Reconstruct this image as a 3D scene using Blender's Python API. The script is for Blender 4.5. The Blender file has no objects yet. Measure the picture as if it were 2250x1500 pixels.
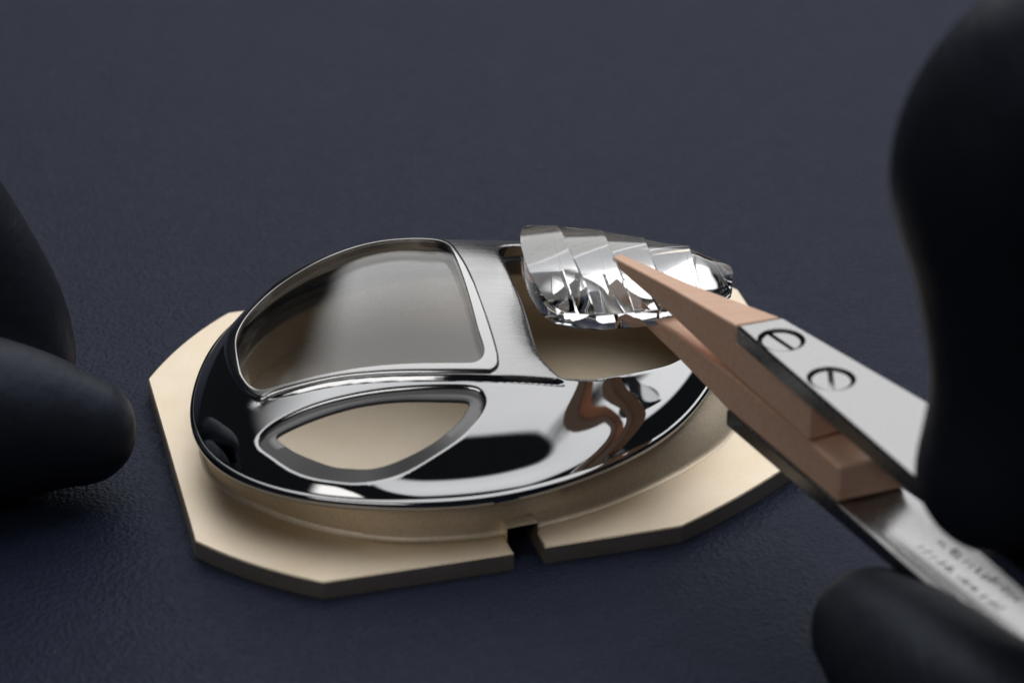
import bpy, bmesh, math, random
import numpy as np
from mathutils import Vector, Matrix
from mathutils.geometry import delaunay_2d_cdt

# ------------------------------------------------------------------ camera, world, light, exposure
# one Blender unit is one centimetre
SC = bpy.context.scene
SC.unit_settings.system = 'METRIC'
SC.unit_settings.scale_length = 0.01
random.seed(4)
rng = np.random.default_rng(7)

ELEV = math.radians(28.3)
TARGET = Vector((0.6276, 1.4905, 0.0))
DIST = 30.0
view = Vector((0, math.cos(ELEV), -math.sin(ELEV)))
cam_data = bpy.data.cameras.new('camera')
cam = bpy.data.objects.new('camera', cam_data)
SC.collection.objects.link(cam)
cam.location = TARGET - DIST * view
cam.rotation_euler = (math.pi / 2 - ELEV, 0, 0)
cam_data.sensor_width = 36
cam_data.lens = 36 * 6736 / 2250
cam_data.clip_start = 1.0
cam_data.clip_end = 1000
cam_data.dof.use_dof = True
cam_data.dof.focus_distance = 28.6
cam_data.dof.aperture_fstop = 0.32
cam_data.dof.aperture_blades = 0
SC.camera = cam

w = bpy.data.worlds.new('World')
SC.world = w
w.use_nodes = True
w.node_tree.nodes['Background'].inputs[0].default_value = (0.75, 0.85, 1.0, 1)
w.node_tree.nodes['Background'].inputs[1].default_value = 0.012


def softbox(name, loc, aim, sx, sy, power, col=(1, 1, 1)):
    """large fabric softbox: brighter towards its far side, falling off along its edges"""
    l = bpy.data.lights.new(name, 'AREA')
    l.shape = 'RECTANGLE'
    l.size, l.size_y = sx, sy
    l.energy = power
    l.color = col
    l.use_nodes = True
    nt = l.node_tree
    em = nt.nodes['Emission']
    ge = nt.nodes.new('ShaderNodeNewGeometry')
    sp = nt.nodes.new('ShaderNodeSeparateXYZ')
    nt.links.new(ge.outputs['Parametric'], sp.inputs[0])

    def math_(op, a, b=None):
        n = nt.nodes.new('ShaderNodeMath')
        n.operation = op
        for k_, x in enumerate((a, b)):
            if x is None:
                continue
            if isinstance(x, (int, float)):
                n.inputs[k_].default_value = x
            else:
                nt.links.new(x, n.inputs[k_])
        return n.outputs[0]

    def edge(c, soft):
        d0 = math_('MINIMUM', c, math_('SUBTRACT', 1.0, c))
        r = nt.nodes.new('ShaderNodeMapRange')
        r.interpolation_type = 'SMOOTHSTEP'
        r.inputs['From Max'].default_value = soft
        nt.links.new(d0, r.inputs['Value'])
        return r.outputs['Result']
    far = nt.nodes.new('ShaderNodeMapRange')
    far.inputs['To Min'].default_value = FAR[0]
    far.inputs['To Max'].default_value = FAR[1]
    nt.links.new(sp.outputs['Y'], far.inputs['Value'])
    st_ = math_('MULTIPLY', math_('MULTIPLY', edge(sp.outputs['X'], 0.16), edge(sp.outputs['Y'], 0.10)), far.outputs['Result'])
    nt.links.new(st_, em.inputs['Strength'])
    o = bpy.data.objects.new(name, l)
    SC.collection.objects.link(o)
    o.location = loc
    o.rotation_euler = (Vector(aim) - Vector(loc)).to_track_quat('-Z', 'Y').to_euler()
    return o


FAR = (1.6, 1.08)
softbox('overhead_softbox', (9, 24, 31), (9, 11.8, 2.3), 70, 76, 17000, (1.0, 0.992, 0.98))
FAR = (1.0, 1.0)
softbox('front_softbox', (-11, -30, 27), (1, -1, 0.5), 26, 12, 2100, (1.0, 0.97, 0.93))

SC.view_settings.view_transform = 'Standard'
SC.view_settings.look = 'None'
SC.view_settings.exposure = 0.28
SC.view_settings.gamma = 1.0
SC.render.engine = 'CYCLES'
SC.cycles.use_denoising = True
SC.cycles.max_bounces = 12
SC.cycles.transmission_bounces = 12
SC.cycles.transparent_max_bounces = 16
SC.cycles.glossy_bounces = 8
SC.cycles.sample_clamp_indirect = 6.0


# ------------------------------------------------------------------ helpers
def mat(name, base=(0.8, 0.8, 0.8), rough=0.5, metal=0.0, **kw):
    m = bpy.data.materials.new(name)
    m.use_nodes = True
    b = m.node_tree.nodes['Principled BSDF']
    b.inputs['Base Color'].default_value = (*base, 1)
    b.inputs['Roughness'].default_value = rough
    b.inputs['Metallic'].default_value = metal
    for k, v in kw.items():
        b.inputs[k.replace('_', ' ')].default_value = v
    return m


def nd(m, kind, **kw):
    n = m.node_tree.nodes.new(kind)
    for k, v in kw.items():
        setattr(n, k, v)
    return n


def lk(m, a, b):
    m.node_tree.links.new(a, b)


def pb(m):
    return m.node_tree.nodes['Principled BSDF']


def coords(m, scale=(1, 1, 1), rot=(0, 0, 0)):
    t = nd(m, 'ShaderNodeTexCoord')
    mp = nd(m, 'ShaderNodeMapping')
    mp.inputs['Scale'].default_value = scale
    mp.inputs['Rotation'].default_value = rot
    lk(m, t.outputs['Object'], mp.inputs['Vector'])
    return mp.outputs['Vector']


def noise(m, vec, scale, detail=3, rough=0.5):
    n = nd(m, 'ShaderNodeTexNoise')
    n.inputs['Scale'].default_value = scale
    n.inputs['Detail'].default_value = detail
    n.inputs['Roughness'].default_value = rough
    lk(m, vec, n.inputs['Vector'])
    return n.outputs['Fac']


def ramp(m, fac, stops):
    r = nd(m, 'ShaderNodeValToRGB')
    e = r.color_ramp.elements
    while len(e) < len(stops):
        e.new(0.5)
    for i, (p, c) in enumerate(stops):
        e[i].position = p
        e[i].color = (*c, 1) if len(c) == 3 else c
    lk(m, fac, r.inputs['Fac'])
    return r.outputs['Color']


def remap(m, fac, a, b, c, d):
    r = nd(m, 'ShaderNodeMapRange')
    for k, v in zip(('From Min', 'From Max', 'To Min', 'To Max'), (a, b, c, d)):
        r.inputs[k].default_value = v
    lk(m, fac, r.inputs['Value'])
    return r.outputs['Result']


def bump(m, height, strength, dist, prev=None):
    b = nd(m, 'ShaderNodeBump')
    b.inputs['Strength'].default_value = strength
    b.inputs['Distance'].default_value = dist
    lk(m, height, b.inputs['Height'])
    if prev is not None:
        lk(m, prev, b.inputs['Normal'])
    return b.outputs['Normal']


def link(name, me, material, parent=None):
    o = bpy.data.objects.new(name, me)
    SC.collection.objects.link(o)
    if material:
        me.materials.append(material)
    o.parent = parent
    return o


def mesh_from(name, verts, faces, material, parent=None, smooth=True, normals=None, sharp=None):
    me = bpy.data.meshes.new(name)
    me.from_pydata([tuple(map(float, v)) for v in verts], [], [tuple(map(int, f)) for f in faces])
    me.update()
    if smooth:
        me.polygons.foreach_set('use_smooth', [True] * len(me.polygons))
    if sharp is not None:
        me.set_sharp_from_angle(angle=math.radians(sharp))
    if normals is not None:
        me.normals_split_custom_set_from_vertices([tuple(map(float, n)) for n in normals])
    return link(name, me, material, parent)


def empty(name, loc, label, cat, group=None):
    o = bpy.data.objects.new(name, None)
    SC.collection.objects.link(o)
    o.empty_display_size = 0.5
    o.location = loc
    tag(o, label, cat, group)
    bpy.context.view_layer.update()
    return o


def tag(o, label=None, cat=None, group=None, kind=None):
    for k, v in (('label', label), ('category', cat), ('group', group), ('kind', kind)):
        if v:
            o[k] = v


def adopt(o, parent):
    """parent o while keeping its world place (meshes here are written in world coordinates)"""
    o.parent = parent
    o.matrix_parent_inverse = Matrix.Translation(parent.location).inverted()


def bevel_mod(o, width, seg=2, angle=30):
    b = o.modifiers.new('bevel', 'BEVEL')
    b.width = width
    b.segments = seg
    b.limit_method = 'ANGLE'
    b.angle_limit = math.radians(angle)
    b.harden_normals = True


def catmull(P, n_per=8, closed=True, sharp=()):
    P = np.array(P, float)
    N = len(P)
    out = []
    for i in range(N if closed else N - 1):
        if closed:
            p0, p1, p2, p3 = P[(i - 1) % N], P[i], P[(i + 1) % N], P[(i + 2) % N]
        else:
            p0, p1, p2, p3 = P[max(i - 1, 0)], P[i], P[i + 1], P[min(i + 2, N - 1)]
        for k in range(n_per):
            t = k / n_per
            out.append(0.5 * ((2 * p1) + (-p0 + p2) * t + (2 * p0 - 5 * p1 + 4 * p2 - p3) * t * t
                              + (-p0 + 3 * p1 - 3 * p2 + p3) * t ** 3))
    if not closed:
        out.append(P[-1])
    return np.array(out)


def resample(P, step, closed=True):
    Q = np.vstack([P, P[:1]]) if closed else P
    seg = np.linalg.norm(np.diff(Q, axis=0), axis=1)
    L = np.concatenate([[0], np.cumsum(seg)])
    n = max(4, int(round(L[-1] / step)))
    t = np.linspace(0, L[-1], n + 1)
    R = np.stack([np.interp(t, L, Q[:, k]) for k in range(Q.shape[1])], 1)
    return R[:-1] if closed else R


def smooth_loop(P, it=2):
    for _ in range(it):
        P = 0.25 * np.roll(P, 1, 0) + 0.5 * P + 0.25 * np.roll(P, -1, 0)
    return P


def area(P):
    x, y = P[:, 0], P[:, 1]
    return 0.5 * np.sum(x * np.roll(y, -1) - y * np.roll(x, -1))


def ccw(P):
    return P if area(P) > 0 else P[::-1]


def loop_normals(P):
    """outward unit normals of a ccw loop"""
    T = np.roll(P, -1, 0) - np.roll(P, 1, 0)
    T /= np.linalg.norm(T, axis=1)[:, None] + 1e-12
    return np.stack([T[:, 1], -T[:, 0]], 1)


def offset_loop(P, dist, it=0):
    Q = P[:, :2] + dist * loop_normals(P)
    return smooth_loop(Q, it) if it else Q


def inside(Q, P):
    """points Q in polygon P"""
    x, y = Q[:, 0], Q[:, 1]
    c = np.zeros(len(Q), bool)
    j = len(P) - 1
    for i in range(len(P)):
        xi, yi, xj, yj = P[i, 0], P[i, 1], P[j, 0], P[j, 1]
        hit = ((yi > y) != (yj > y)) & (x < (xj - xi) * (y - yi) / (yj - yi + 1e-15) + xi)
        c ^= hit
        j = i
    return c


def seg_dist(Q, P, closed=True):
    """unsigned distance from points Q to polyline P, and the arc fraction of the nearest point"""
    A = P
    B = np.roll(P, -1, 0) if closed else P[1:]
    if not closed:
        A = P[:-1]
    best = np.full(len(Q), 1e9)
    frac = np.zeros(len(Q))
    for k in range(len(A)):
        ab = B[k] - A[k]
        t = np.clip(((Q - A[k]) @ ab) / (ab @ ab + 1e-15), 0, 1)
        dd = np.hypot(Q[:, 0] - A[k, 0] - t * ab[0], Q[:, 1] - A[k, 1] - t * ab[1])
        m = dd < best
        best[m] = dd[m]
        frac[m] = (k + t[m]) / len(A)
    return best, frac


def sdist(Q, P):
    dd, _ = seg_dist(Q, P)
    return np.where(inside(Q, P), -dd, dd)


def sstep(a, b, x):
    t = np.clip((x - a) / (b - a), 0, 1)
    return t * t * (3 - 2 * t)


def cdt(pts, loops, extra=None):
    """constrained triangulation of points with closed loops (index lists)"""
    edges = []
    for lp in loops:
        edges += [(lp[i], lp[(i + 1) % len(lp)]) for i in range(len(lp))]
    if extra:
        edges += extra
    r = delaunay_2d_cdt([Vector(p) for p in pts], edges, [], 0, 1e-5)
    V = np.array([(v.x, v.y) for v in r[0]])
    F = np.array([f for f in r[2] if len(f) == 3])
    a, b, c = V[F[:, 0]], V[F[:, 1]], V[F[:, 2]]
    ar = (b[:, 0] - a[:, 0]) * (c[:, 1] - a[:, 1]) - (b[:, 1] - a[:, 1]) * (c[:, 0] - a[:, 0])
    F[ar < 0] = F[ar < 0][:, ::-1]
    return V, F, (a + b + c) / 3


class Field:
    """collects points and loops for one triangulated height field"""
    def __init__(s):
        s.p, s.loops, s.n, s.extra = [], [], 0, []

    def loop(s, P):
        s.loops.append(list(range(s.n, s.n + len(P))))
        s.p.append(np.asarray(P)[:, :2])
        s.n += len(P)

    def line(s, P):
        s.extra += [(s.n + i, s.n + i + 1) for i in range(len(P) - 1)]
        s.p.append(np.asarray(P)[:, :2])
        s.n += len(P)

    def pts(s, P):
        if len(P):
            s.p.append(np.asarray(P)[:, :2])
            s.n += len(P)

    def run(s):
        return cdt(np.vstack(s.p), s.loops, s.extra)


def compact(V, F):
    used = np.unique(F)
    mp = np.full(len(V), -1)
    mp[used] = np.arange(len(used))
    return V[used], mp[F], used


def grid(x0, x1, y0, y1, st):
    X, Y = np.meshgrid(np.arange(x0, x1, st), np.arange(y0, y1, st * 0.87))
    X = X + (np.arange(X.shape[0]) % 2)[:, None] * st * 0.5
    return np.stack([X.ravel(), Y.ravel()], 1)


def grad_normals(fn, Q, e=0.0015):
    dx = (fn(Q + [e, 0]) - fn(Q - [e, 0])) / (2 * e)
    dy = (fn(Q + [0, e]) - fn(Q - [0, e])) / (2 * e)
    n = np.stack([-dx, -dy, np.ones(len(Q))], 1)
    return n / np.linalg.norm(n, axis=1)[:, None]


def ring_sweep(name, rings, material, parent=None, closed_profile=False, sharp=35):
    """rings: list of (n,3) loops with equal counts, bridged in order"""
    n = len(rings[0])
    V = np.vstack(rings)
    Fs = []
    m = len(rings)
    for k in range(m if closed_profile else m - 1):
        a, b = k * n, ((k + 1) % m) * n
        for i in range(n):
            j = (i + 1) % n
            Fs.append((a + i, a + j, b + j, b + i))
    return mesh_from(name, V, Fs, material, parent, True, None, sharp)


def lift(P, z):
    z = np.broadcast_to(z, (len(P),))
    return np.column_stack([P[:, :2], z])


# ------------------------------------------------------------------ materials
M = {}

# navy embossed work mat
m = mat('mat_navy', (0.016, 0.0185, 0.030), 0.5)
v = coords(m)
n1 = noise(m, v, 3.2, 4, 0.6)
vo = nd(m, 'ShaderNodeTexVoronoi', feature='F1')
vo.inputs['Scale'].default_value = 21
wv = nd(m, 'ShaderNodeVectorMath', operation='ADD')
nz = nd(m, 'ShaderNodeTexNoise')
nz.inputs['Scale'].default_value = 6
nz.inputs['Detail'].default_value = 3
lk(m, v, nz.inputs['Vector'])
sc_ = nd(m, 'ShaderNodeVectorMath', operation='SCALE')
sc_.inputs['Scale'].default_value = 0.12
lk(m, nz.outputs['Color'], sc_.inputs[0])
lk(m, v, wv.inputs[0])
lk(m, sc_.outputs[0], wv.inputs[1])
lk(m, wv.outputs[0], vo.inputs['Vector'])
nf = noise(m, v, 34, 3, 0.6)
b1 = bump(m, vo.outputs['Distance'], 0.36, 0.04)
b2 = bump(m, nf, 0.30, 0.02, b1)
lk(m, b2, pb(m).inputs['Normal'])
lk(m, ramp(m, n1, [(0.3, (0.0135, 0.0165, 0.033)), (0.7, (0.0175, 0.0215, 0.042))]), pb(m).inputs['Base Color'])
lk(m, remap(m, nf, 0.3, 0.7, 0.44, 0.56), pb(m).inputs['Roughness'])
pb(m).inputs['Specular IOR Level'].default_value = 0.15
pb(m).inputs['Specular Tint'].default_value = (0.50, 0.68, 1.0, 1)
M['mat'] = m

# bead blasted champagne gold
m = mat('gold_blasted', (0.72, 0.60, 0.44), 0.5, 1.0)
v = coords(m)
nf = noise(m, v, 105, 2, 0.8)
ns = noise(m, v, 1.3, 4, 0.6)
lk(m, bump(m, nf, 0.6, 0.006), pb(m).inputs['Normal'])
gm = nd(m, 'ShaderNodeMix', data_type='RGBA', blend_type='MULTIPLY')
gm.inputs['Factor'].default_value = 1.0
lk(m, ramp(m, ns, [(0.3, (0.86, 0.73, 0.555)), (0.7, (0.93, 0.82, 0.675))]), gm.inputs[6])
lk(m, ramp(m, nf, [(0.34, (0.66, 0.64, 0.60)), (0.60, (1, 1, 1))]), gm.inputs[7])
lk(m, gm.outputs[2], pb(m).inputs['Base Color'])
lk(m, remap(m, nf, 0.3, 0.7, 0.42, 0.58), pb(m).inputs['Roughness'])
pb(m).inputs['Coat Weight'].default_value = 0.5
pb(m).inputs['Coat Roughness'].default_value = 0.38
pb(m).inputs['Coat IOR'].default_value = 1.7
M['gold'] = m

# mirror polished steel
m = mat('steel_polished', (0.365, 0.37, 0.38), 0.035, 1.0)
v = coords(m, (3, 60, 60))
nf = noise(m, v, 4, 3, 0.6)
lk(m, remap(m, nf, 0.3, 0.7, 0.02, 0.05), pb(m).inputs['Roughness'])
lk(m, bump(m, nf, 0.012, 0.01), pb(m).inputs['Normal'])
M['polished'] = m

# horizontally brushed steel
m = mat('steel_brushed', (0.36, 0.36, 0.365), 0.26, 1.0)
v = coords(m, (0.4, 13, 13))
nf = noise(m, v, 3.0, 4, 0.65)
lk(m, bump(m, nf, 0.10, 0.012), pb(m).inputs['Normal'])
lk(m, remap(m, nf, 0.3, 0.7, 0.22, 0.32), pb(m).inputs['Roughness'])
pb(m).inputs['Anisotropic'].default_value = 0.5
M['brushed'] = m

m = mat('steel_satin', (0.41, 0.41, 0.415), 0.17, 1.0)
v = coords(m, (8, 8, 8))
nf = noise(m, v, 9, 3, 0.6)
lk(m, remap(m, nf, 0.3, 0.7, 0.14, 0.22), pb(m).inputs['Roughness'])
M['satin'] = m

m = mat('steel_matte_dark', (0.17, 0.17, 0.175), 0.42, 0.85)
v = coords(m)
lk(m, bump(m, noise(m, v, 60, 2), 0.15, 0.005), pb(m).inputs['Normal'])
M['seat'] = m

m = mat('steel_inside', (0.55, 0.555, 0.565), 0.42, 1.0)
v = coords(m, (1, 30, 30))
lk(m, bump(m, noise(m, v, 3, 3), 0.1, 0.01), pb(m).inputs['Normal'])
M['inside'] = m

# domed crystal: a shell of even thickness, light goes straight through
m = bpy.data.materials.new('crystal_shell')
m.use_nodes = True
m.node_tree.nodes.remove(pb(m))
out = m.node_tree.nodes['Material Output']
tr = nd(m, 'ShaderNodeBsdfTransparent')
tr.inputs['Color'].default_value = (0.93, 0.94, 0.955, 1)
gl = nd(m, 'ShaderNodeBsdfGlossy')
gl.inputs['Roughness'].default_value = 0.02
lw = nd(m, 'ShaderNodeLayerWeight')
lw.inputs['Blend'].default_value = 0.5
pw = nd(m, 'ShaderNodeMath', operation='POWER')
pw.inputs[1].default_value = 5.0
lk(m, lw.outputs['Facing'], pw.inputs[0])
fr = nd(m, 'ShaderNodeMapRange')
fr.inputs['To Min'].default_value = 0.08
fr.inputs['To Max'].default_value = 1.0
lk(m, pw.outputs[0], fr.inputs['Value'])
mx = nd(m, 'ShaderNodeMixShader')
lk(m, fr.outputs[0], mx.inputs[0])
lk(m, tr.outputs[0], mx.inputs[1])
lk(m, gl.outputs[0], mx.inputs[2])
lk(m, mx.outputs[0], out.inputs['Surface'])
M['shell'] = m

m = mat('crystal_solid', (0.90, 0.91, 0.925), 0.0, 0.0, Transmission_Weight=1.0, IOR=1.72)
M['crystal'] = m

# pear wood
m = mat('pear_wood', (0.6, 0.34, 0.22), 0.55)
v = coords(m, (1.0, 1.0, 1.0), (0, 0, math.radians(-60)))
mp2 = nd(m, 'ShaderNodeMapping')
mp2.inputs['Rotation'].default_value = (0, 0, math.radians(58))
mp2.inputs['Scale'].default_value = (1.2, 9, 9)
tc = nd(m, 'ShaderNodeTexCoord')
lk(m, tc.outputs['Object'], mp2.inputs['Vector'])
g1 = noise(m, mp2.outputs['Vector'], 2.2, 5, 0.65)
g2 = noise(m, mp2.outputs['Vector'], 14, 3, 0.6)
c1 = ramp(m, g1, [(0.25, (0.82, 0.48, 0.31)), (0.5, (0.89, 0.57, 0.41)), (0.75, (0.92, 0.65, 0.50))])
mixc = nd(m, 'ShaderNodeMix', data_type='RGBA', blend_type='MULTIPLY')
mixc.inputs['Factor'].default_value = 0.22
lk(m, c1, mixc.inputs[6])
lk(m, ramp(m, g2, [(0.35, (0.72, 0.66, 0.62)), (0.6, (1, 1, 1))]), mixc.inputs[7])
lk(m, mixc.outputs[2], pb(m).inputs['Base Color'])
lk(m, bump(m, g2, 0.2, 0.008), pb(m).inputs['Normal'])
M['wood'] = m

m = mat('tweezer_steel', (0.31, 0.31, 0.315), 0.26, 1.0)
v = coords(m, (1, 1, 1))
lk(m, remap(m, noise(m, v, 20, 3), 0.3, 0.7, 0.22, 0.29), pb(m).inputs['Roughness'])
M['tweezer'] = m
M['engraving'] = mat('engraving_grey', (0.16, 0.16, 0.16), 0.4)

# black nitrile glove
m = mat('nitrile_black', (0.0145, 0.0165, 0.0235), 0.5)
v = coords(m)
n1 = noise(m, v, 1.6, 3, 0.55)
n2 = noise(m, v, 30, 2, 0.5)
b0 = bump(m, noise(m, coords(m, (5.5, 1.4, 2.2)), 1.0, 3, 0.55), 0.16, 0.12)
b1 = bump(m, n1, 0.12, 0.25, b0)
lk(m, bump(m, n2, 0.08, 0.01, b1), pb(m).inputs['Normal'])
pb(m).inputs['Specular IOR Level'].default_value = 0.26
pb(m).inputs['Specular Tint'].default_value = (0.5, 0.65, 1.0, 1)
M['glove'] = m

# ------------------------------------------------------------------ work mat
TZ = -0.175
mesh_from('work_mat_surface', [(-90, -60, TZ), (90, -60, TZ), (90, 140, TZ), (-90, 140, TZ)], [(0, 1, 2, 3)], M['mat'])
tag(bpy.data.objects['work_mat_surface'], 'dark navy grained work mat under everything', 'work mat', kind='structure')

# plan of the case rim (polar radius about CEN)
CEN = np.array([0.3, 0.2])
RIMP = np.array([(-2.29, -.37), (-2.22, -.87), (-2.10, -1.32), (-1.94, -1.61), (-1.68, -1.85), (-1.36, -2.03), (-.97, -2.16),
                 (-.53, -2.23), (-.06, -2.24), (.45, -2.14), (.93, -1.93), (1.33, -1.68), (1.68, -1.40), (1.95, -1.08), (2.20, -.68),
                 (2.46, -.12), (2.62, .5), (2.62, 1.1), (2.45, 1.7), (2.0, 2.15), (1.4, 2.45), (.7, 2.57), (0, 2.52), (-.7, 2.33),
                 (-1.3, 1.98), (-1.8, 1.45), (-2.1, .85), (-2.26, .25)])
KF = 7


def fbasis(t):
    t = np.asarray(t, float)
    return np.stack([np.ones_like(t)] + [f(k * t) for k in range(1, KF + 1) for f in (np.cos, np.sin)], -1)


_th = np.arctan2(RIMP[:, 1] - CEN[1], RIMP[:, 0] - CEN[0])
_B = fbasis(_th)
_reg = np.diag([0] + [k ** 4 * 2e-5 for k in range(1, KF + 1) for _ in (0, 1)])
FC = np.linalg.solve(_B.T @ _B + _reg, _B.T @ np.hypot(*(RIMP - CEN).T))


def RR(t):
    return fbasis(t) @ FC


# ------------------------------------------------------------------ gold fixture plate
fixture = empty('fixture_plate', (0.385, 0.21, TZ),
                'champagne gold blasted fixture plate with cut corners under the steel watch case', 'fixture plate')


def arc3(a, b, c, n=14):
    """arc from a to c through b (quadratic blend is enough for these shallow arcs)"""
    a, b, c = map(np.array, (a, b, c))
    ctrl = 2 * b - 0.5 * (a + c)
    t = np.linspace(0, 1, n)[:, None]
    return (1 - t) ** 2 * a + 2 * t * (1 - t) * ctrl + t * t * c


slot_w = np.array([0.27, 0.096])
sl, sr = np.array([0.643, -2.374]), np.array([0.913, -2.278])
sdir = np.array([-0.30, 1.0])
sdir = sdir / np.linalg.norm(sdir)
sl_in, sr_in = sl + sdir * 0.62, sr + sdir * 0.62
cm, rad = (sl_in + sr_in) / 2, np.linalg.norm(sr_in - sl_in) / 2
e1 = (sl_in - cm) / rad
slot_end = np.array([cm + rad * (e1 * math.cos(t) + sdir * math.sin(t)) for t in np.linspace(0, math.pi, 13)])
PLATE = np.vstack([
    [(-2.857, 0.737)],
    arc3((-2.143, -2.173), (-1.60, -2.555), (-0.986, -2.839)),
    [sl], slot_end, [sr],
    arc3((2.118, -1.932), (2.90, -1.17), (3.60, -0.30)),
    arc3((2.913, 2.596), (2.40, 3.00), (1.76, 3.27)),
    arc3((-2.20, 2.10), (-2.58, 1.47), (-2.857, 0.737))[:-1],
])
PLATE = ccw(PLATE)


def inset_poly(P, dist):
    """mitred inset of a ccw polygon"""
    n = len(P)
    out = []
    for i in range(n):
        a, b, c = P[i - 1], P[i], P[(i + 1) % n]
        t1 = (b - a) / (np.linalg.norm(b - a) + 1e-12)
        t2 = (c - b) / (np.linalg.norm(c - b) + 1e-12)
        n1, n2 = np.array([-t1[1], t1[0]]), np.array([-t2[1], t2[0]])
        k = 1 + n1 @ n2
        out.append(b + (n1 + n2) / max(k, 0.35) * dist)
    return np.array(out)


def slab(name, P, zt, zb, ch, material, parent, holes=()):
    """flat slab with chamfered top edge; zt, zb heights"""
    n = len(P)
    I = inset_poly(P, ch)
    fld = Field()
    fld.loop(I)
    for hh in holes:
        fld.loop(hh)
    V, F, C = fld.run()
    keep = inside(C, I)
    for hh in holes:
        keep &= ~inside(C, hh)
    F = F[keep]
    V2, F2, _ = compact(V, F)
    vs = [tuple(p) + (zt,) for p in V2]
    fs = [tuple(f) for f in F2]
    b = len(vs)
    vs += [tuple(p) + (zt,) for p in I] + [tuple(p) + (zt - ch,) for p in P] + [tuple(p) + (zb,) for p in P]
    for i in range(n):
        j = (i + 1) % n
        fs.append((b + i, b + n + i, b + n + j, b + j))
        fs.append((b + n + i, b + 2 * n + i, b + 2 * n + j, b + n + j))
    kb = len(vs)
    Vb, Fb, Cb = cdt(P, [list(range(n))])
    Fb = Fb[inside(Cb, P)]
    vs += [tuple(p) + (zb,) for p in Vb]
    fs += [tuple(kb + i for i in f[::-1]) for f in Fb]
    for hh in holes:
        k = len(vs)
        c = len(hh)
        vs += [tuple(p) + (zt,) for p in hh] + [tuple(p) + (zb,) for p in hh]
        for i in range(c):
            j = (i + 1) % c
            fs.append((k + i, k + j, k + c + j, k + c + i))
    return mesh_from(name, vs, fs, material, parent, False)


o = slab('base_plate', PLATE, 0.0, TZ + 0.001, 0.012, M['gold'], None)
adopt(o, fixture)
me = o.data
me.polygons.foreach_set('use_smooth', [True] * len(me.polygons))
me.set_sharp_from_angle(angle=math.radians(20))

BOSS = [(-2.17, -0.80), (-2.02, -1.20), (-1.66, -1.60), (-1.07, -1.975), (-0.43, -2.16), (0.13, -2.14), (0.58, -2.03),
        (0.88, -1.90), (1.33, -1.66), (1.78, -1.32), (2.20, -0.92), (2.56, -0.45), (2.80, 0.1), (2.88, .65), (2.78, 1.25), (2.44, 1.78), (1.95, 2.15),
        (1.35, 2.38), (0.70, 2.47), (0.0, 2.41), (-0.66, 2.22), (-1.24, 1.88), (-1.70, 1.38), (-2.0, 0.8), (-2.17, 0.2), (-2.22, -0.32)]
BOSS = ccw(resample(catmull(BOSS, 10), 0.04))
# slot cut in the foot of the boss: samples that lie in front of the slot get a raised foot
sn = np.array([sdir[1], -sdir[0]])
acr = (BOSS - sl) @ sn
wid = (sr - sl) @ sn
in_slot = (acr > 0) & (acr < wid) & (BOSS[:, 1] < -1)
foot = np.where(in_slot, 0.13, 0.0)
flare = np.where(in_slot, 0.0, 1.0)


_ba = np.arctan2(BOSS[:, 1] - CEN[1], BOSS[:, 0] - CEN[0])
BTOP = np.column_stack([CEN[0] + (RR(_ba) - 0.07) * np.cos(_ba), CEN[1] + (RR(_ba) - 0.07) * np.sin(_ba)])


def boss_ring(off, z, t=0.0):
    P = BOSS + (BTOP - BOSS) * t
    return lift(P + loop_normals(P) * np.broadcast_to(off, (len(P),))[:, None], z)


rings = [boss_ring(0.045 * flare, foot + 0.002), boss_ring(0.018 * flare, foot + 0.012 * flare + 0.001), boss_ring(0.0, foot + 0.04 * flare + 0.001),
         boss_ring(0, 0.18, 0.5), boss_ring(0, 0.33, 1), boss_ring(-0.015, 0.345, 1), boss_ring(-0.235, 0.345, 1), boss_ring(-0.25, 0.33, 1), boss_ring(-0.25, 0.002, 1)]
o = ring_sweep('boss_ring', rings, M['gold'], None, sharp=40)
adopt(o, fixture)
# lining of the slot inside the boss
U = np.vstack([[sl + sdir * 0.2], slot_end, [sr + sdir * 0.2]])
k = len(U)
vs = [tuple(p) + (-0.02,) for p in U] + [tuple(p) + (0.129,) for p in U]
fs = [(i, i + 1, k + i + 1, k + i) for i in range(k - 1)] + [tuple(range(k, 2 * k))]
o = mesh_from('slot_lining', vs, fs, M['gold'], None, False)
adopt(o, fixture)

# ------------------------------------------------------------------ steel watch case: the surface
def spline_fn(x, y):
    """natural cubic spline"""
    x, y = np.array(x, float), np.array(y, float)
    n = len(x)
    hh = np.diff(x)
    A = np.zeros((n, n))
    b = np.zeros(n)
    A[0, 0] = A[-1, -1] = 1
    for i in range(1, n - 1):
        A[i, i - 1], A[i, i], A[i, i + 1] = hh[i - 1], 2 * (hh[i - 1] + hh[i]), hh[i]
        b[i] = 3 * ((y[i + 1] - y[i]) / hh[i] - (y[i] - y[i - 1]) / hh[i - 1])
    c = np.linalg.solve(A, b)
    bb = np.diff(y) / hh - hh * (2 * c[:-1] + c[1:]) / 3
    dd = np.diff(c) / (3 * hh)

    def f(q):
        q = np.clip(q, x[0], x[-1])
        i = np.clip(np.searchsorted(x, q, 'right') - 1, 0, n - 2)
        t = q - x[i]
        return y[i] + bb[i] * t + c[i] * t * t + dd[i] * t ** 3
    return f


PROF = spline_fn([0, .02, .05, .10, .2, .3, .42, .55, .75, 1.0],
                 [.445, .512, .590, .675, .800, .912, 1.035, 1.145, 1.255, 1.30])
PROF_LEDGE = spline_fn([0, .02, .05, .085, .13, .2, .3, .42, .55, .75, 1.0],
                       [.445, .478, .505, .555, .650, .785, .908, 1.035, 1.145, 1.255, 1.30])


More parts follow.
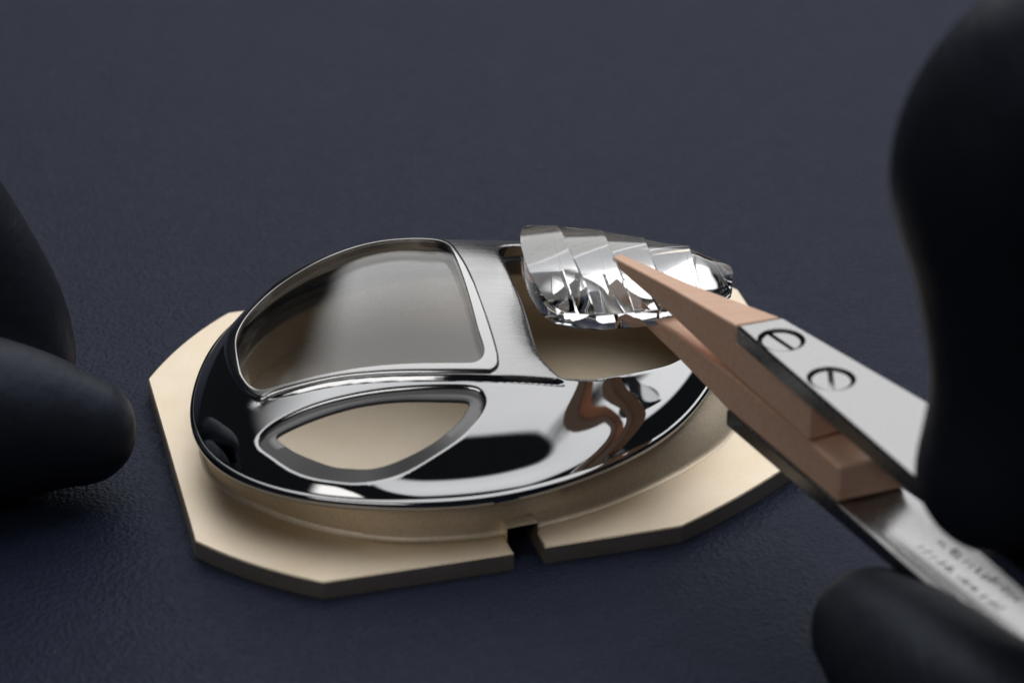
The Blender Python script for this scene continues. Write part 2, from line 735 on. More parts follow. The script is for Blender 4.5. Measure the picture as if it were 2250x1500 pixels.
def S(Q):
    dx, dy = Q[:, 0] - CEN[0], Q[:, 1] - CEN[1]
    return 1 - np.hypot(dx, dy) / RR(np.arctan2(dy, dx))


def body0(Q):
    s = np.maximum(S(Q), 0)
    wl = sstep(-1.0, -.1, Q[:, 0]) * (1 - sstep(.7, 1.7, Q[:, 0])) * (Q[:, 1] < 0)
    z = PROF(s) * (1 - wl) + PROF_LEDGE(s) * wl
    wr = sstep(.85, 1.45, Q[:, 0]) * (Q[:, 1] < 0.2)
    z = z - 0.072 * wr * np.exp(-((s - .17) / .10) ** 2)
    return z + 0.18 * np.exp(-((Q[:, 0] + 1.0) / 1.05) ** 2 - ((Q[:, 1] - 1.25) / 0.58) ** 2) * sstep(0, 0.16, s)


WIN_OUT = [(-2.047, .10), (-1.936, -.465), (-1.776, -.897), (-1.70, -1.03), (-1.655, -1.075), (-1.60, -1.088), (-1.506, -1.06), (-1.275, -1.057), (-.928, -1.065),
           (-.577, -1.089), (-.059, -1.109), (.38, -1.09), (.46, -1.06), (.505, -1.0), (.512, -.93), (.497, -.806), (.435, -.514), (.345, -.095),
           (.23, .479), (.118, .92), (.055, 1.14), (-.02, 1.28), (-.14, 1.355), (-.31, 1.375), (-.59, 1.35), (-.95, 1.26), (-1.32, 1.17), (-1.68, 1.02), (-1.92, .84), (-2.05, .55)]
WIN_IN = [(-1.93, .10), (-1.845, -.50), (-1.767, -.76), (-1.71, -.87), (-1.66, -.935), (-1.59, -.975), (-1.48, -.985), (-1.277, -.995), (-.929, -1.0), (-.58, -1.008), (-.06, -1.015),
          (.24, -1.005), (.33, -.972), (.372, -.90), (.372, -.80), (.312, -.54), (.219, .02), (.121, .60), (.04, .98), (-.02, 1.12), (-.10, 1.21), (-.21, 1.255), (-.34, 1.27), (-.60, 1.245),
          (-.93, 1.16), (-1.28, 1.06), (-1.60, .91), (-1.81, .70), (-1.91, .44)]
LEAF = [(-1.606, -1.545), (-1.59, -1.62), (-1.537, -1.69), (-1.301, -1.913), (-1.056, -2.035), (-.753, -2.095), (-.502, -2.055), (-.216, -1.942), (.119, -1.751), (.30, -1.56),
        (.375, -1.42), (.388, -1.34), (.355, -1.27), (.28, -1.245), (.14, -1.24), (-.229, -1.253), (-.66, -1.272), (-1.087, -1.314), (-1.327, -1.372), (-1.50, -1.445)]
LEAF_IN = [(-1.459, -1.53), (-1.40, -1.61), (-1.241, -1.759), (-.962, -1.92), (-.759, -1.957), (-.553, -1.945), (-.301, -1.86), (-.049, -1.733), (.152, -1.55), (.245, -1.38),
           (.255, -1.34), (.215, -1.325), (-.056, -1.325), (-.402, -1.32), (-.743, -1.341), (-1.084, -1.40), (-1.324, -1.466), (-1.42, -1.505)]
OPEN = [(.50, 1.06), (.564, .69), (.661, .202), (.719, -.112), (.772, -.414), (.84, -.70), (.905, -.80), (.98, -.875), (1.065, -.94), (1.12, -.93), (1.343, -.838), (1.624, -.632),
        (1.91, -.345), (2.115, -.115), (2.26, .12), (2.35, .42), (2.27, .82), (2.02, 1.20), (1.60, 1.46), (1.10, 1.52), (.74, 1.42), (.55, 1.25)]
WIN_OUT = ccw(resample(catmull(WIN_OUT, 10), 0.035))
WIN_IN = ccw(resample(catmull(WIN_IN, 10), 0.035))
LEAF = ccw(smooth_loop(resample(catmull(LEAF, 10), 0.03), 3))
OPEN = ccw(smooth_loop(resample(catmull(OPEN, 10), 0.03), 1))
GROOVE = catmull([(1.12, -1.0), (.9, -1.05), (.65, -1.10), (.42, -1.135), (-.06, -1.155), (-.58, -1.135), (-.93, -1.11), (-1.28, -1.098),
                  (-1.5, -1.085), (-1.64, -1.11), (-1.76, -1.22), (-1.87, -1.36), (-1.93, -1.5)], 6, closed=False)
RF = 0.045


def edge_round(d, r):
    dd = np.clip(d + 0.10 * r, 0.02 * r, r)
    return -(r - np.sqrt(r * r - (r - dd) ** 2))


def body(Q):
    z = body0(Q)
    z = z + edge_round(sdist(Q, LEAF), RF)
    z = z + edge_round(sdist(Q, OPEN), 0.05)
    g, f = seg_dist(Q, GROOVE, closed=False)
    wd = 0.026 + 0.09 * sstep(0.62, 0.95, f)
    dp = 0.040 * (1 - sstep(0.60, 0.80, f)) * sstep(0.0, 0.05, f)
    return z - dp * np.exp(-(g / wd) ** 2)


fld = Field()
ang = np.linspace(0, 2 * math.pi, 361)[:-1]


def s_ring(s):
    r_ = RR(ang) * (1 - s)
    return np.stack([CEN[0] + r_ * np.cos(ang), CEN[1] + r_ * np.sin(ang)], 1)


RIM = s_ring(0.0)
fld.loop(RIM)
fld.loop(WIN_OUT)
fld.loop(LEAF)
fld.loop(OPEN)
BRIDGE_FRONT = catmull([(.46, -1.062), (.55, -1.085), (.75, -1.062), (.95, -1.01), (1.065, -.945)], 6, closed=False)
BRIDGE = np.vstack([[(.46, -1.06)], [(.56, -1.092), (.75, -1.07), (.93, -1.025), (1.09, -.955)], [(.95, -.80), (.9, .0), (.7, .6), (.62, 1.3), (.78, 1.45), (.72, 1.9), (-.06, 1.9), (-.06, 1.25), (.0, .9), (.3, -.9)]])
fld.line(np.array([(.475, -1.052), (.56, -1.092), (.75, -1.07), (.93, -1.025), (1.075, -.952)]))
fld.line(np.array([(.78, 1.535), (.72, 1.9), (-.06, 1.9), (-.06, 1.34)]))
for P, ds in ((LEAF, (.006, .014, .024, .036, .05, .075)), (OPEN, (.006, .014, .026, .04, .055, .08)), (WIN_OUT, (.02, .05))):
    for d_ in ds:
        Q = offset_loop(P, d_, 1)
        Q = Q[sdist(Q, P) > d_ * 0.8]
        for P2 in (LEAF, OPEN, WIN_OUT):
            if P2 is not P:
                Q = Q[sdist(Q, P2) > 0.012]
        Q = Q[(S(Q) > 0.008) & (seg_dist(Q, GROOVE, False)[0] > 0.112)]
        fld.pts(Q)
ang = np.linspace(0, 2 * math.pi, 601)[:-1]
for s in (.005, .010, .016, .022, .029, .036, .044, .052, .061, .07, .08, .091, .103, .116, .13):
    Q = s_ring(s)
    for P2 in (LEAF, OPEN, WIN_OUT):
        Q = Q[sdist(Q, P2) > 0.02]
    fld.pts(Q)
gd, _ = seg_dist(g0 := grid(-2.5, 3.0, -2.5, 2.8, 0.05), GROOVE, False)
Q = g0[(S(g0) > 0.14) & (gd > 0.115)]
for P2 in (LEAF, OPEN, WIN_OUT):
    Q = Q[sdist(Q, P2) > 0.06]
fld.pts(Q)
Q = grid(-2.1, 1.3, -1.6, -.9, 0.014)
gd, _ = seg_dist(Q, GROOVE, False)
Q = Q[(gd < 0.11) & (S(Q) > 0.03)]
for P2 in (LEAF, OPEN, WIN_OUT):
    Q = Q[sdist(Q, P2) > 0.007]
fld.pts(Q)
V, F, C = fld.run()
keep = inside(C, RIM) & ~inside(C, WIN_OUT) & ~inside(C, LEAF) & ~inside(C, OPEN)
F, C = F[keep], C[keep]
is_bridge = inside(C, BRIDGE)
ZB = body(V)
NB = grad_normals(body, V)

case = empty('watch_case', (0.3, 0.2, 0.335), 'polished and brushed steel oval watch case with domed crystal, seated on the gold plate', 'watch case')
for nm, sel, mt in (('case_body', ~is_bridge, 'polished'), ('bridge', is_bridge, 'brushed')):
    V2, F2, used = compact(V, F[sel])
    o = mesh_from(nm, np.column_stack([V2, ZB[used]]), F2, M[mt], None, True, NB[used])
    adopt(o, case)
bpy.data.objects['bridge']['label'] = 'satin brushed bridge bar between the two crystal openings'
# inner shell
sin = S(C) > 0.05
V2, F2, used = compact(V, F[sin])
o = mesh_from('inner_shell', np.column_stack([V2, body0(V2) - 0.14]), F2[:, ::-1], M['inside'], None, True)
adopt(o, case)


def hole_wall(name, P, z1, z2, material, steps=2):
    """wall from z1 down to z2 along the loop P, facing into the hole"""
    rings = [lift(P, z1 + (z2 - z1) * k / steps) for k in range(steps + 1)]
    o = ring_sweep(name, rings, material, None, sharp=50)
    adopt(o, case)
    return o


zt = body(OPEN)
hole_wall('opening_wall', OPEN, zt, body0(OPEN) - 0.15, M['polished'])
# step seat inside the opening
I1 = offset_loop(OPEN, -0.05, 2)
o = ring_sweep('opening_seat', [lift(OPEN, body0(OPEN) - 0.15), lift(I1, body0(I1) - 0.155), lift(I1, body0(I1) - 0.26)], M['seat'], None, sharp=40)
adopt(o, case)


def match(P, Qn):
    """points of the closed curve Qn at the same arc fraction, aligned to P's start by nearest angle"""
    Q = resample(Qn, np.sum(np.linalg.norm(np.roll(Qn, -1, 0) - Qn, axis=1)) / len(P))
    Q = Q[:len(P)]
    while len(Q) < len(P):
        Q = np.vstack([Q, Q[-1:] * 0.5 + Q[:1] * 0.5])
    best = min(range(len(P)), key=lambda s: np.sum((np.roll(Q, s, 0) - P) ** 2))
    return np.roll(Q, best, 0)


LI = ccw(smooth_loop(resample(catmull(LEAF_IN, 10), 0.025), 2))
LI = match(LEAF, LI)
zl = body(LEAF)
zi = body0(LI) - 0.05
rings = [lift(LEAF, zl), lift(LEAF + 0.10 * (LI - LEAF), zl - 0.02), lift(LEAF + 0.5 * (LI - LEAF), 0.5 * (zl + zi) - 0.012), lift(LEAF + 0.93 * (LI - LEAF), zi - 0.001), lift(LI, zi - 0.008), lift(LI, zi - 0.035)]
o = ring_sweep('leaf_window_seat', rings, M['seat'], None, sharp=60)
adopt(o, case)
o['label'] = 'grey matte chamfer around the leaf shaped side window'

# outer rim roll and band below it
rn = loop_normals(RIM)


def rr_(off, z):
    return lift(RIM + rn * off, z)


zr = body0(RIM)
prof = [(0, zr), (0.014, zr - .004), (0.026, zr - .014), (0.033, zr - .028), (0.035, zr - .045), (0.028, zr - .075), (0.012, zr - .098), (-0.02, zr - .105), (-0.16, zr - .105), (-0.18, zr + .0)]
o = ring_sweep('rim', [rr_(a, b) for a, b in prof], M['polished'], None, sharp=60)
adopt(o, case)

# crystal frame of the big window
FW = 0.05


def frame_z(Q):
    z = body0(Q) + 0.030
    do = -sdist(Q, WIN_OUT)
    di = sdist(Q, WIN_IN)
    return z + edge_round(do, 0.045) + 0.5 * edge_round(di, 0.02)


fld = Field()
fld.loop(WIN_OUT)
fld.loop(WIN_IN)
for d_ in (.006, .014, .024, .036, .048):
    Q = offset_loop(WIN_OUT, -d_, 1)
    Q = Q[(sdist(Q, WIN_IN) > 0.008) & (sdist(Q, WIN_OUT) < -d_ * .7)]
    fld.pts(Q)
for d_ in (.007, .016, .028):
    Q = offset_loop(WIN_IN, d_, 1)
    Q = Q[sdist(Q, WIN_OUT) < -0.008]
    fld.pts(Q)
V, Ff, Cc = fld.run()
kp = inside(Cc, WIN_OUT) & ~inside(Cc, WIN_IN)
V2, F2, used = compact(V, Ff[kp])
o = mesh_from('crystal_frame', np.column_stack([V2, frame_z(V2)]), F2, M['satin'], None, True, grad_normals(frame_z, V2))
adopt(o, case)
o['label'] = 'satin steel frame around the domed crystal'
o = ring_sweep('frame_edge', [lift(WIN_OUT, frame_z(WIN_OUT)), lift(WIN_OUT, body0(WIN_OUT) - 0.16)], M['inside'], None)
adopt(o, case)
hole_wall('frame_wall', WIN_IN, frame_z(WIN_IN), body0(WIN_IN) - 0.06, M['satin'])

# domed crystal (top and bottom faces of a shell)
def dome_z(Q):
    di = np.maximum(-sdist(Q, WIN_IN), 0)
    return body0(Q) + 0.012 + 0.11 * (1 - np.exp(-di / 0.35))


IN2 = offset_loop(WIN_IN, 0.003)
fld = Field()
fld.loop(IN2)
for d_ in (.02, .05, .09, .14):
    Q = offset_loop(WIN_IN, -d_, 2)
    Q = Q[sdist(Q, WIN_IN) < -d_ * .8]
    fld.pts(Q)
Q = grid(-2.2, .6, -1.3, 1.8, 0.07)
fld.pts(Q[sdist(Q, WIN_IN) < -0.17])
V, Ff, Cc = fld.run()
Ff = Ff[inside(Cc, IN2)]
V2, F2, used = compact(V, Ff)


# membrane over the opening: a smooth bulge that is zero along the frame
ed = np.vstack([F2[:, [0, 1]], F2[:, [1, 2]], F2[:, [2, 0]]])
nv = len(V2)
bd = sdist(V2, IN2) > -0.004
A_ = np.zeros((nv, nv))
wts = 1.0 / np.maximum(np.linalg.norm(V2[ed[:, 0]] - V2[ed[:, 1]], axis=1), 1e-3) ** 2
for (a_, b_), q_ in zip(ed, wts):
    A_[a_, b_] = A_[b_, a_] = q_
dg = A_.sum(1)
# random walk laplacian scaled by the local cell size
L_ = np.diag(np.ones(nv)) - A_ / dg[:, None]
rhs = 4.0 / dg * 1.5
L_[bd] = 0
L_[bd, bd] = 0
for i_ in np.where(bd)[0]:
    L_[i_, i_] = 1
rhs[bd] = 0
u0 = np.linalg.solve(L_, rhs)
u0 = np.clip(u0 / u0.max(), 0, 1)
# low order fit of body plus bulge keeps the reflections clean
zt = body0(V2) + 0.012 + 0.085 * u0 ** 0.9
nv = len(V2)
vs = np.vstack([np.column_stack([V2, zt]), np.column_stack([V2, zt - 0.10])])
fs = np.vstack([F2, F2[:, ::-1] + nv])
o = mesh_from('domed_crystal', vs, fs, M['shell'], None, True)
adopt(o, case)
o['label'] = 'clear domed crystal over the left opening'

# ------------------------------------------------------------------ stepped crystal held in the tweezers
BK = [(0.884, 0.864), (1.033, 0.845), (1.448, 0.749), (1.841, 0.578), (2.266, 0.371), (2.593, 0.05)]
FR = [(1.097, -0.631), (1.381, -0.692), (1.729, -0.639), (2.039, -0.552), (2.357, -0.34), (2.622, -0.10)]
LEFT = catmull([(0.884, 0.864), (0.765, 0.795), (0.715, 0.621), (0.707, 0.343), (0.74, 0.032), (0.813, -0.273), (0.928, -0.52), (1.097, -0.631)], 8, closed=False)


NBR = 40
NA = 7
cols = []          # (plan points (NBR,2), ridge offset)
bpar = 0.5 - 0.5 * np.cos(np.linspace(0, math.pi, NBR))


def line_pts(i):
    if i == 0:
        return resample(LEFT, 1e-9 + np.sum(np.linalg.norm(np.diff(LEFT, axis=0), axis=1)) / 200, False)[(bpar * 200).round().astype(int)]
    a, b = np.array(BK[i]), np.array(FR[i])
    bow = np.array([0.10, 0.0]) * (4 * bpar * (1 - bpar))[:, None]
    return a + (b - a) * bpar[:, None] - bow * (0.5 if i < 5 else -0.3)


for i in range(5):
    A, B_ = line_pts(i), line_pts(i + 1)
    for k in range(NA):
        t = k / (NA - 1)
        cols.append((A + (B_ - A) * t, i, t))
ARCH = spline_fn([0, .12, .35, .55, .72, .88, 1], [0, .06, .135, .155, .135, .072, 0])
vt, vb = [], []
for P, i, t in cols:
    arch = ARCH(bpar)
    z0 = 1.5 - 0.14 * bpar
    f = (i + t) / 5
    nose = 1 - 0.75 * sstep(0.80, 1.0, f)
    # every facet tilts up to a ridge on its right, then steps down to the next one
    ridge = (0.06 - 0.008 * i) * t if i < 4 else 0.0
    top = z0 + 0.07 + arch * nose + ridge * (0.22 + 0.78 * sstep(0, 0.16, np.minimum(bpar, 1 - bpar)))
    bot = z0 - 0.07 + arch * nose * 0.3 + 0.02 * sstep(0.9, 1.0, f)
    vt.append(np.column_stack([P, top]))
    vb.append(np.column_stack([P, bot]))
nc = len(cols)
V = np.vstack(vt + vb)
fs = []
for c in range(nc - 1):
    for r_ in range(NBR - 1):
        a, b = c * NBR + r_, (c + 1) * NBR + r_
        fs.append((a, a + 1, b + 1, b))
        a2, b2 = a + nc * NBR, b + nc * NBR
        fs.append((a2, b2, b2 + 1, a2 + 1))
    for r_, flip in ((0, False), (NBR - 1, True)):
        a, b = c * NBR + r_, (c + 1) * NBR + r_
        q = (a, b, b + nc * NBR, a + nc * NBR)
        fs.append(q[::-1] if flip else q)
for c, flip in ((0, True), (nc - 1, False)):
    for r_ in range(NBR - 1):
        a = c * NBR + r_
        q = (a, a + 1, a + 1 + nc * NBR, a + nc * NBR)
        fs.append(q[::-1] if flip else q)
me = bpy.data.meshes.new('stepped_crystal')
me.from_pydata([tuple(p) for p in V], [], fs)
bm = bmesh.new()
bm.from_mesh(me)
bmesh.ops.remove_doubles(bm, verts=bm.verts, dist=1e-4)
bmesh.ops.dissolve_degenerate(bm, dist=1e-5, edges=bm.edges)
bmesh.ops.recalc_face_normals(bm, faces=bm.faces)
bm.to_mesh(me)
bm.free()
me.polygons.foreach_set('use_smooth', [True] * len(me.polygons))
crystal = link('stepped_crystal', me, M['crystal'])
bevel_mod(crystal, 0.02, 3, 28)
tag(crystal, 'clear faceted crystal with stepped ridges held in the wood tipped tweezers', 'watch crystal')

# ------------------------------------------------------------------ tweezers
tw = empty('tweezers', (3.0, -2.6, 0.9), 'steel tweezers with pinkish wooden tips and slotted screws gripping the stepped crystal', 'tweezers')


def loft4(name, stations, material, bev=0.03, seg=3):
    """stations of four corners (left-bottom, right-bottom, right-top, left-top)"""
    vs = [p for st in stations for p in st]
    fs = [(3, 2, 1, 0)]
    for k in range(len(stations) - 1):
        a, b = 4 * k, 4 * k + 4
        for i in range(4):
            j = (i + 1) % 4
            fs.append((a + i, a + j, b + j, b + i))
    n = 4 * (len(stations) - 1)
    fs.append((n, n + 1, n + 2, n + 3))
    me = bpy.data.meshes.new(name)
    me.from_pydata([tuple(map(float, p)) for p in vs], [], fs)
    bm = bmesh.new()
    bm.from_mesh(me)
    bmesh.ops.recalc_face_normals(bm, faces=bm.faces)
    bm.to_mesh(me)
    bm.free()
    me.polygons.foreach_set('use_smooth', [True] * len(me.polygons))
    o = link(name, me, material)
    if bev:
        bevel_mod(o, bev, seg, 25)
    return o


def st(L, Rr, zb, zt, shrink=0.0):
    (lx, ly), (rx, ry) = L, Rr
    return [(lx, ly, zb), (rx, ry, zb), (rx, ry, zt), (lx, ly, zt)]


ZU, ZL = 1.95, 1.05     # top faces of the upper and lower blade
BT = 0.16
# edges of a blade in plan: left edge and right edge
LE0, LE1 = np.array([2.548, -1.845]), np.array([3.769, -4.377])
RE0, RE1 = np.array([2.948, -1.695]), np.array([4.004, -3.148])
ld = (LE1 - LE0) / np.linalg.norm(LE1 - LE0)
rd = (RE1 - RE0) / np.linalg.norm(RE1 - RE0)


def LP(s):
    return LE0 + ld * s


def RP(s):
    return RE0 + rd * s


# upper blade with screw holes
c_dir = np.array([0.50, -0.866])
SCREWS = [np.array([2.905, -2.10]), np.array([3.265, -2.775])]


def circle(c, r, n=28):
    a = np.linspace(0, 2 * math.pi, n + 1)[:-1]
    return np.stack([c[0] + r * np.cos(a), c[1] + r * np.sin(a)], 1)


HR = 0.205
UP = ccw(np.array([LP(0), LP(1.3), LP(2.9), LP(4.6), RP(4.9), RP(2.6), RP(1.2), RP(0)]))
o = slab('upper_blade', UP, ZU, ZU - BT, 0.02, M['tweezer'], None, [circle(c, HR) for c in SCREWS])
adopt(o, tw)
upper = o


def screw(c, slot_ang):
    r1 = HR - 0.032
    z1, z0 = ZU - 0.02, ZU - 0.09
    vs, fs = [], []
    d1 = np.array([math.cos(slot_ang), math.sin(slot_ang)])
    d2 = np.array([-d1[1], d1[0]])
    hw = 0.024
    a0 = math.asin(hw / r1)
    for sgn in (1, -1):
        a = np.linspace(a0, math.pi - a0, 16)
        P = np.array([c + sgn * (d1 * r1 * math.cos(t) + d2 * r1 * math.sin(t)) for t in a])
        b = len(vs)
        k = len(P)
        Pi = c + (P - c) * 0.93
        Pi[0] = P[0] - sgn * d1 * 0.012 * 1
        Pi[-1] = P[-1] + sgn * d1 * 0.012
        vs += [tuple(p) + (z1,) for p in Pi] + [tuple(p) + (z1 - 0.014,) for p in P] + [tuple(p) + (z0,) for p in P]
        fs.append(tuple(range(b, b + k)))
        for i in range(k - 1):
            fs.append((b + i, b + k + i, b + k + i + 1, b + i + 1))
            fs.append((b + k + i, b + 2 * k + i, b + 2 * k + i + 1, b + k + i + 1))
        fs.append((b + k - 1, b + 2 * k - 1, b + 3 * k - 1, b + 2 * k, b + k, b))
    b = len(vs)
    Q = circle(c, HR)
    vs += [tuple(p) + (z0 + 0.004,) for p in Q]
    fs.append(tuple(range(b, b + len(Q))))
    o = mesh_from('screw', vs, fs, M['tweezer'], None, False)
    o.parent = upper
    o['label'] = 'slotted steel screw in the upper blade'
    return o


screw(SCREWS[0], math.radians(-58))
screw(SCREWS[1], math.radians(-92))

# upper wooden tip
TIP = np.array([1.568, -0.02])
wst = [st(TIP + (-0.03, -0.02), TIP + (0.05, 0.06), 1.625, 1.695),
       st(LP(-1.45) * .55 + TIP * .45 + (.0, .0), TIP * .62 + RP(-.02) * .38, 1.62, 1.81),
       st(LP(-0.03), RP(-0.03), 1.46, ZU - 0.01),
       ]
wst[1] = st(TIP + (LP(-.03) - TIP) * .45, TIP + (RP(-.03) - TIP) * .45, 1.55, 1.695 + .45 * (ZU - 0.01 - 1.695))
o = loft4('wooden_tip', wst, M['wood'], 0.02)
adopt(o, tw)
o['label'] = 'upper wooden tip resting on top of the stepped crystal'
o = loft4('wooden_tip', [st(LP(-0.028), RP(-0.028), 1.462, ZU - BT - .001), st(LP(1.2) + (.02, 0), RP(1.15), 1.44, ZU - BT - .001)], M['wood'], 0.02)
adopt(o, tw)
o['label'] = 'back half of the upper wooden tip under the steel blade'

# lower blade: gently rounded upper face, long
def LPl(s):
    return np.array([2.49, -1.70]) + np.array([0.460, -0.888]) * s


def RPl(s):
    return np.array([2.93, -1.55]) + np.array([0.545, -0.838]) * s


stations = []
ss = [0, .8, 1.7, 1.9, 2.6, 3.6, 4.6, 6.0, 8.0]
nseg = 10
vs, fs = [], []
for s in ss:
    A, B_ = LPl(s), RPl(s)
    dz = 0.0 if s < 4.6 else 0.06 * (s - 4.6)
    hollow = 0.0 if s < 1.8 else min(1, (s - 1.8) / .3)
    row = []
    for i in range(nseg + 1):
        t = i / nseg
        p = A + (B_ - A) * t
        z = ZL + dz - hollow * 0.07 * math.sin(math.pi * np.clip((t - .1) / .8, 0, 1)) ** 1.0
        if t == 0:
            z -= 0.05 * hollow
        row.append((p[0], p[1], z))
    row.append((B_[0], B_[1], ZL - BT + dz))
    row.append((A[0], A[1], ZL - BT + dz))
    vs += row
k = nseg + 3
for a in range(len(ss) - 1):
    for i in range(k):
        j = (i + 1) % k
        fs.append((a * k + i, a * k + j, (a + 1) * k + j, (a + 1) * k + i))
fs.append(tuple(range(k)))
fs.append(tuple(range((len(ss) - 1) * k, len(ss) * k))[::-1])
me = bpy.data.meshes.new('lower_blade')
me.from_pydata(vs, [], fs)
bm = bmesh.new()
bm.from_mesh(me)
bmesh.ops.recalc_face_normals(bm, faces=bm.faces)
bm.to_mesh(me)
bm.free()
me.polygons.foreach_set('use_smooth', [True] * len(me.polygons))
o = link('lower_blade', me, M['tweezer'])
bevel_mod(o, 0.02, 2, 40)
adopt(o, tw)
lower = o

# lower wooden tip
LT = np.array([1.80, -0.25])
wst = [st(LT + (-0.03, -0.02), LT + (0.06, 0.06), 1.17, 1.285),
       st(LPl(-0.9) + (0, .05), RPl(-0.9) + (.0, .0), 1.12, 1.36),
       st(LPl(0), RPl(0), ZL + .001, 1.42),
       st(LPl(1.78), RPl(1.78), ZL + .001, 1.40)]
o = loft4('wooden_tip', wst, M['wood'], 0.035)
adopt(o, tw)
o['label'] = 'lower wooden tip reaching under the stepped crystal'

# worn engraving on the lower blade: two rows of marks too small to read
vs, fs = [], []
for row, t0 in enumerate((0.36, 0.60)):
    s = 2.55
    while s < 3.55:
        for q in range(random.choice((1, 2, 2))):
            sl_ = s + q * 0.035
            t1 = t0 + random.uniform(0.0, 0.03)
            t2 = t0 + random.uniform(0.08, 0.13)
            w2 = 0.006
            pts = []
            for tt, so in ((t1, 0), (t2, random.uniform(-.03, .03))):
                p = LPl(sl_ + so) + (RPl(sl_ + so) - LPl(sl_ + so)) * tt
                z = ZL - 0.07 * math.sin(math.pi * (tt - .1) / .8) + 0.004
                pts += [(p[0] - ld[0] * w2, p[1] - ld[1] * w2, z), (p[0] + ld[0] * w2, p[1] + ld[1] * w2, z)]
            b = len(vs)
            vs += pts
            fs.append((b, b + 1, b + 3, b + 2))
        s += random.uniform(0.07, 0.1)
o = mesh_from('engraving', vs, fs, M['engraving'], None, False)
o.parent = lower
tag(o, 'two worn rows of tiny engraved marks', kind='stuff')


# ------------------------------------------------------------------ gloved hands
def tube(chain, nseg=20, cap=True):
    """swept rounded tube through (x,y,z,r) joints with hemispherical ends"""
    P = catmull(np.array(chain, float), 7, closed=False)
    pts, rad = P[:, :3], P[:, 3]
    T = np.gradient(pts, axis=0)
    T /= np.linalg.norm(T, axis=1)[:, None]
    ref = np.array([0.0, 0.0, 1.0])
    if abs(T[0] @ ref) > 0.9:
        ref = np.array([0.0, 1.0, 0.0])
    rows = []
    u_ = np.cross(T[0], ref)
    u_ /= np.linalg.norm(u_)
    seq = [(pts[0] - T[0] * rad[0] * math.cos(a), T[0], rad[0] * math.sin(a)) for a in np.linspace(0.12, math.pi / 2, 7)[:-1]]
    seq += [(pts[i], T[i], rad[i]) for i in range(len(pts))]
    seq += [(pts[-1] + T[-1] * rad[-1] * math.sin(a), T[-1], rad[-1] * math.cos(a)) for a in np.linspace(0, math.pi / 2 - 0.12, 7)[1:]]
    for c, t, r_ in seq:
        u_ = u_ - t * (u_ @ t)
        u_ /= np.linalg.norm(u_)
        v_ = np.cross(t, u_)
        rows.append([c + r_ * (math.cos(a) * u_ + math.sin(a) * v_) for a in np.linspace(0, 2 * math.pi, nseg + 1)[:-1]])
    V = np.array(rows).reshape(-1, 3)
    fs = []
    for k in range(len(rows) - 1):
        for i in range(nseg):
            j = (i + 1) % nseg
            fs.append((k * nseg + i, k * nseg + j, (k + 1) * nseg + j, (k + 1) * nseg + i))
    fs.append(tuple(range(nseg))[::-1])
    fs.append(tuple(range((len(rows) - 1) * nseg, len(rows) * nseg)))
    return V, fs


def hand(name, chains, label, voxel=0.085):
    V, fs = [], []
    for ch in chains:
        v_, f_ = tube(ch)
        b = sum(len(x) for x in V)
        V.append(v_)
        fs += [tuple(b + i for i in f) for f in f_]
    me = bpy.data.meshes.new(name)
    me.from_pydata([tuple(p) for p in np.vstack(V)], [], fs)
    o = link(name, me, M['glove'])
    r_ = o.modifiers.new('skin', 'REMESH')
    r_.mode = 'VOXEL'
    r_.voxel_size = voxel
    r_.use_smooth_shade = True
    s_ = o.modifiers.new('smooth', 'SMOOTH')
    s_.factor = 0.5
    s_.iterations = 9
    tag(o, label, 'gloved hand')
    return o


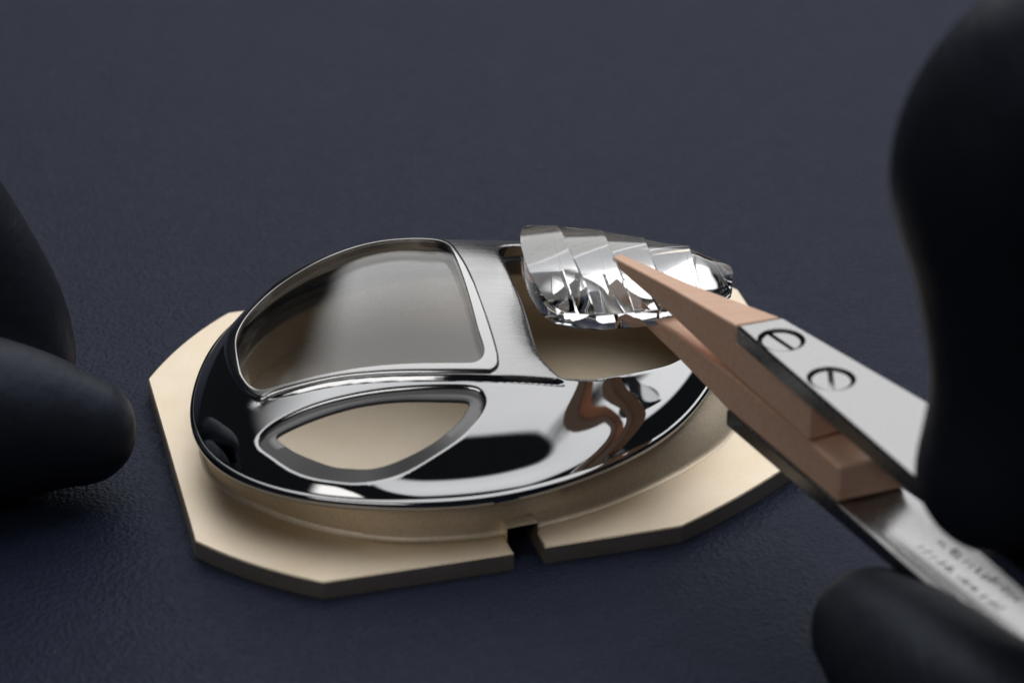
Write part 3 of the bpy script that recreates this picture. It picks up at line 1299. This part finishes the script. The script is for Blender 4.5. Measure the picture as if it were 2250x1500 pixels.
hand('gloved_hand', [
    # index finger pressing on the upper blade
    [(4.30, -5.10, 2.46, .66), (4.36, -5.05, 3.2, .64), (4.27, -5.05, 4.2, .75), (4.20, -5.05, 5.0, .88), (4.75, -5.2, 5.75, .86), (6.3, -5.7, 6.0, .85), (8.2, -6.4, 5.5, 1.0)],
    # thumb under the lower blade
    [(3.56, -4.25, 0.44, .54), (3.78, -4.75, 0.47, .66), (4.32, -5.85, .55, .76), (5.4, -7.2, .9, .8), (7.2, -7.8, 2.2, 1.0), (9.2, -7.0, 4.0, 1.2)],
    # middle, ring and little finger curled beside it, outside the picture
    [(5.9, -3.9, 1.2, .6), (6.0, -3.6, 2.4, .68), (6.2, -3.8, 4.2, .8), (7.2, -4.4, 5.2, .85), (8.8, -5.4, 5.2, 1.0)],
    [(6.9, -3.4, .6, .58), (7.0, -3.0, 1.8, .66), (7.2, -3.1, 3.4, .75), (8.0, -3.8, 4.5, .8), (9.4, -4.8, 4.7, 1.0)],
    [(7.9, -3.0, .4, .5), (8.0, -2.6, 1.4, .58), (8.2, -2.7, 2.8, .65), (8.8, -3.3, 3.8, .72), (10.0, -4.4, 4.2, .9)],
    # palm and wrist
    [(8.4, -6.3, 5.2, 1.0), (9.8, -6.2, 4.6, 1.4), (12.0, -6.6, 4.4, 1.7), (15, -7.4, 4.4, 1.7), (19, -8.4, 4.4, 1.8)],
    [(9.0, -4.8, 4.6, 1.0), (10.4, -5.4, 4.4, 1.3), (12.2, -6.2, 4.3, 1.5)],
], 'right hand in black nitrile glove pinching the tweezers, blurred in the foreground')

hand('gloved_hand', [
    # thumb lying on the mat
    [(-3.25, -1.04, 0.46, .52), (-3.60, -1.08, 0.54, .66), (-4.2, -1.2, .66, .80), (-5.2, -1.5, .90, .90), (-6.6, -2.0, 1.4, .95), (-8.2, -2.1, 2.4, 1.2)],
    # index finger behind it
    [(-3.90, 0.10, 0.60, .50), (-4.10, .24, 1.05, .58), (-4.62, .42, 1.9, .64), (-5.4, .6, 2.9, .74), (-6.8, .4, 3.6, .82), (-8.4, -.6, 3.6, 1.0)],
    [(-6.0, .8, .5, .5), (-6.1, 1.1, 1.5, .6), (-6.6, 1.2, 2.6, .7), (-7.6, .8, 3.4, .8), (-9, 0, 3.5, 1.0)],
    [(-7.2, 1.2, .5, .5), (-7.3, 1.5, 1.5, .6), (-7.8, 1.5, 2.4, .66), (-8.6, 1.1, 3.0, .75), (-9.8, .4, 3.2, .95)],
    [(-8.4, 1.5, .4, .45), (-8.5, 1.7, 1.2, .52), (-8.9, 1.7, 2.0, .6), (-9.5, 1.3, 2.6, .68), (-10.4, .6, 2.9, .9)],
    [(-8.4, -1.2, 3.0, 1.1), (-10, -.9, 3.0, 1.5), (-12.2, -1.0, 3.0, 1.7), (-15, -1.4, 3.2, 1.7), (-19, -2, 3.4, 1.8)],
], 'left hand in black nitrile glove resting on the mat beside the gold plate')

# ------------------------------------------------------------------ dust on the mat
vs, fs = [], []
for k in range(120):
    x, y = random.uniform(-6, 8), random.uniform(-5, 14)
    r_ = random.uniform(0.004, 0.011)
    b = len(vs)
    for a in (0, 2.1, 4.2):
        vs.append((x + r_ * math.cos(a + k), y + r_ * math.sin(a + k), TZ + 0.001))
    vs.append((x, y, TZ + r_ * 1.1))
    fs += [(b, b + 1, b + 3), (b + 1, b + 2, b + 3), (b + 2, b, b + 3)]
o = mesh_from('dust_specks', vs, fs, mat('dust', (0.32, 0.33, 0.36), 0.8), None, False)
tag(o, 'fine pale dust specks scattered over the navy mat', 'dust', kind='stuff')
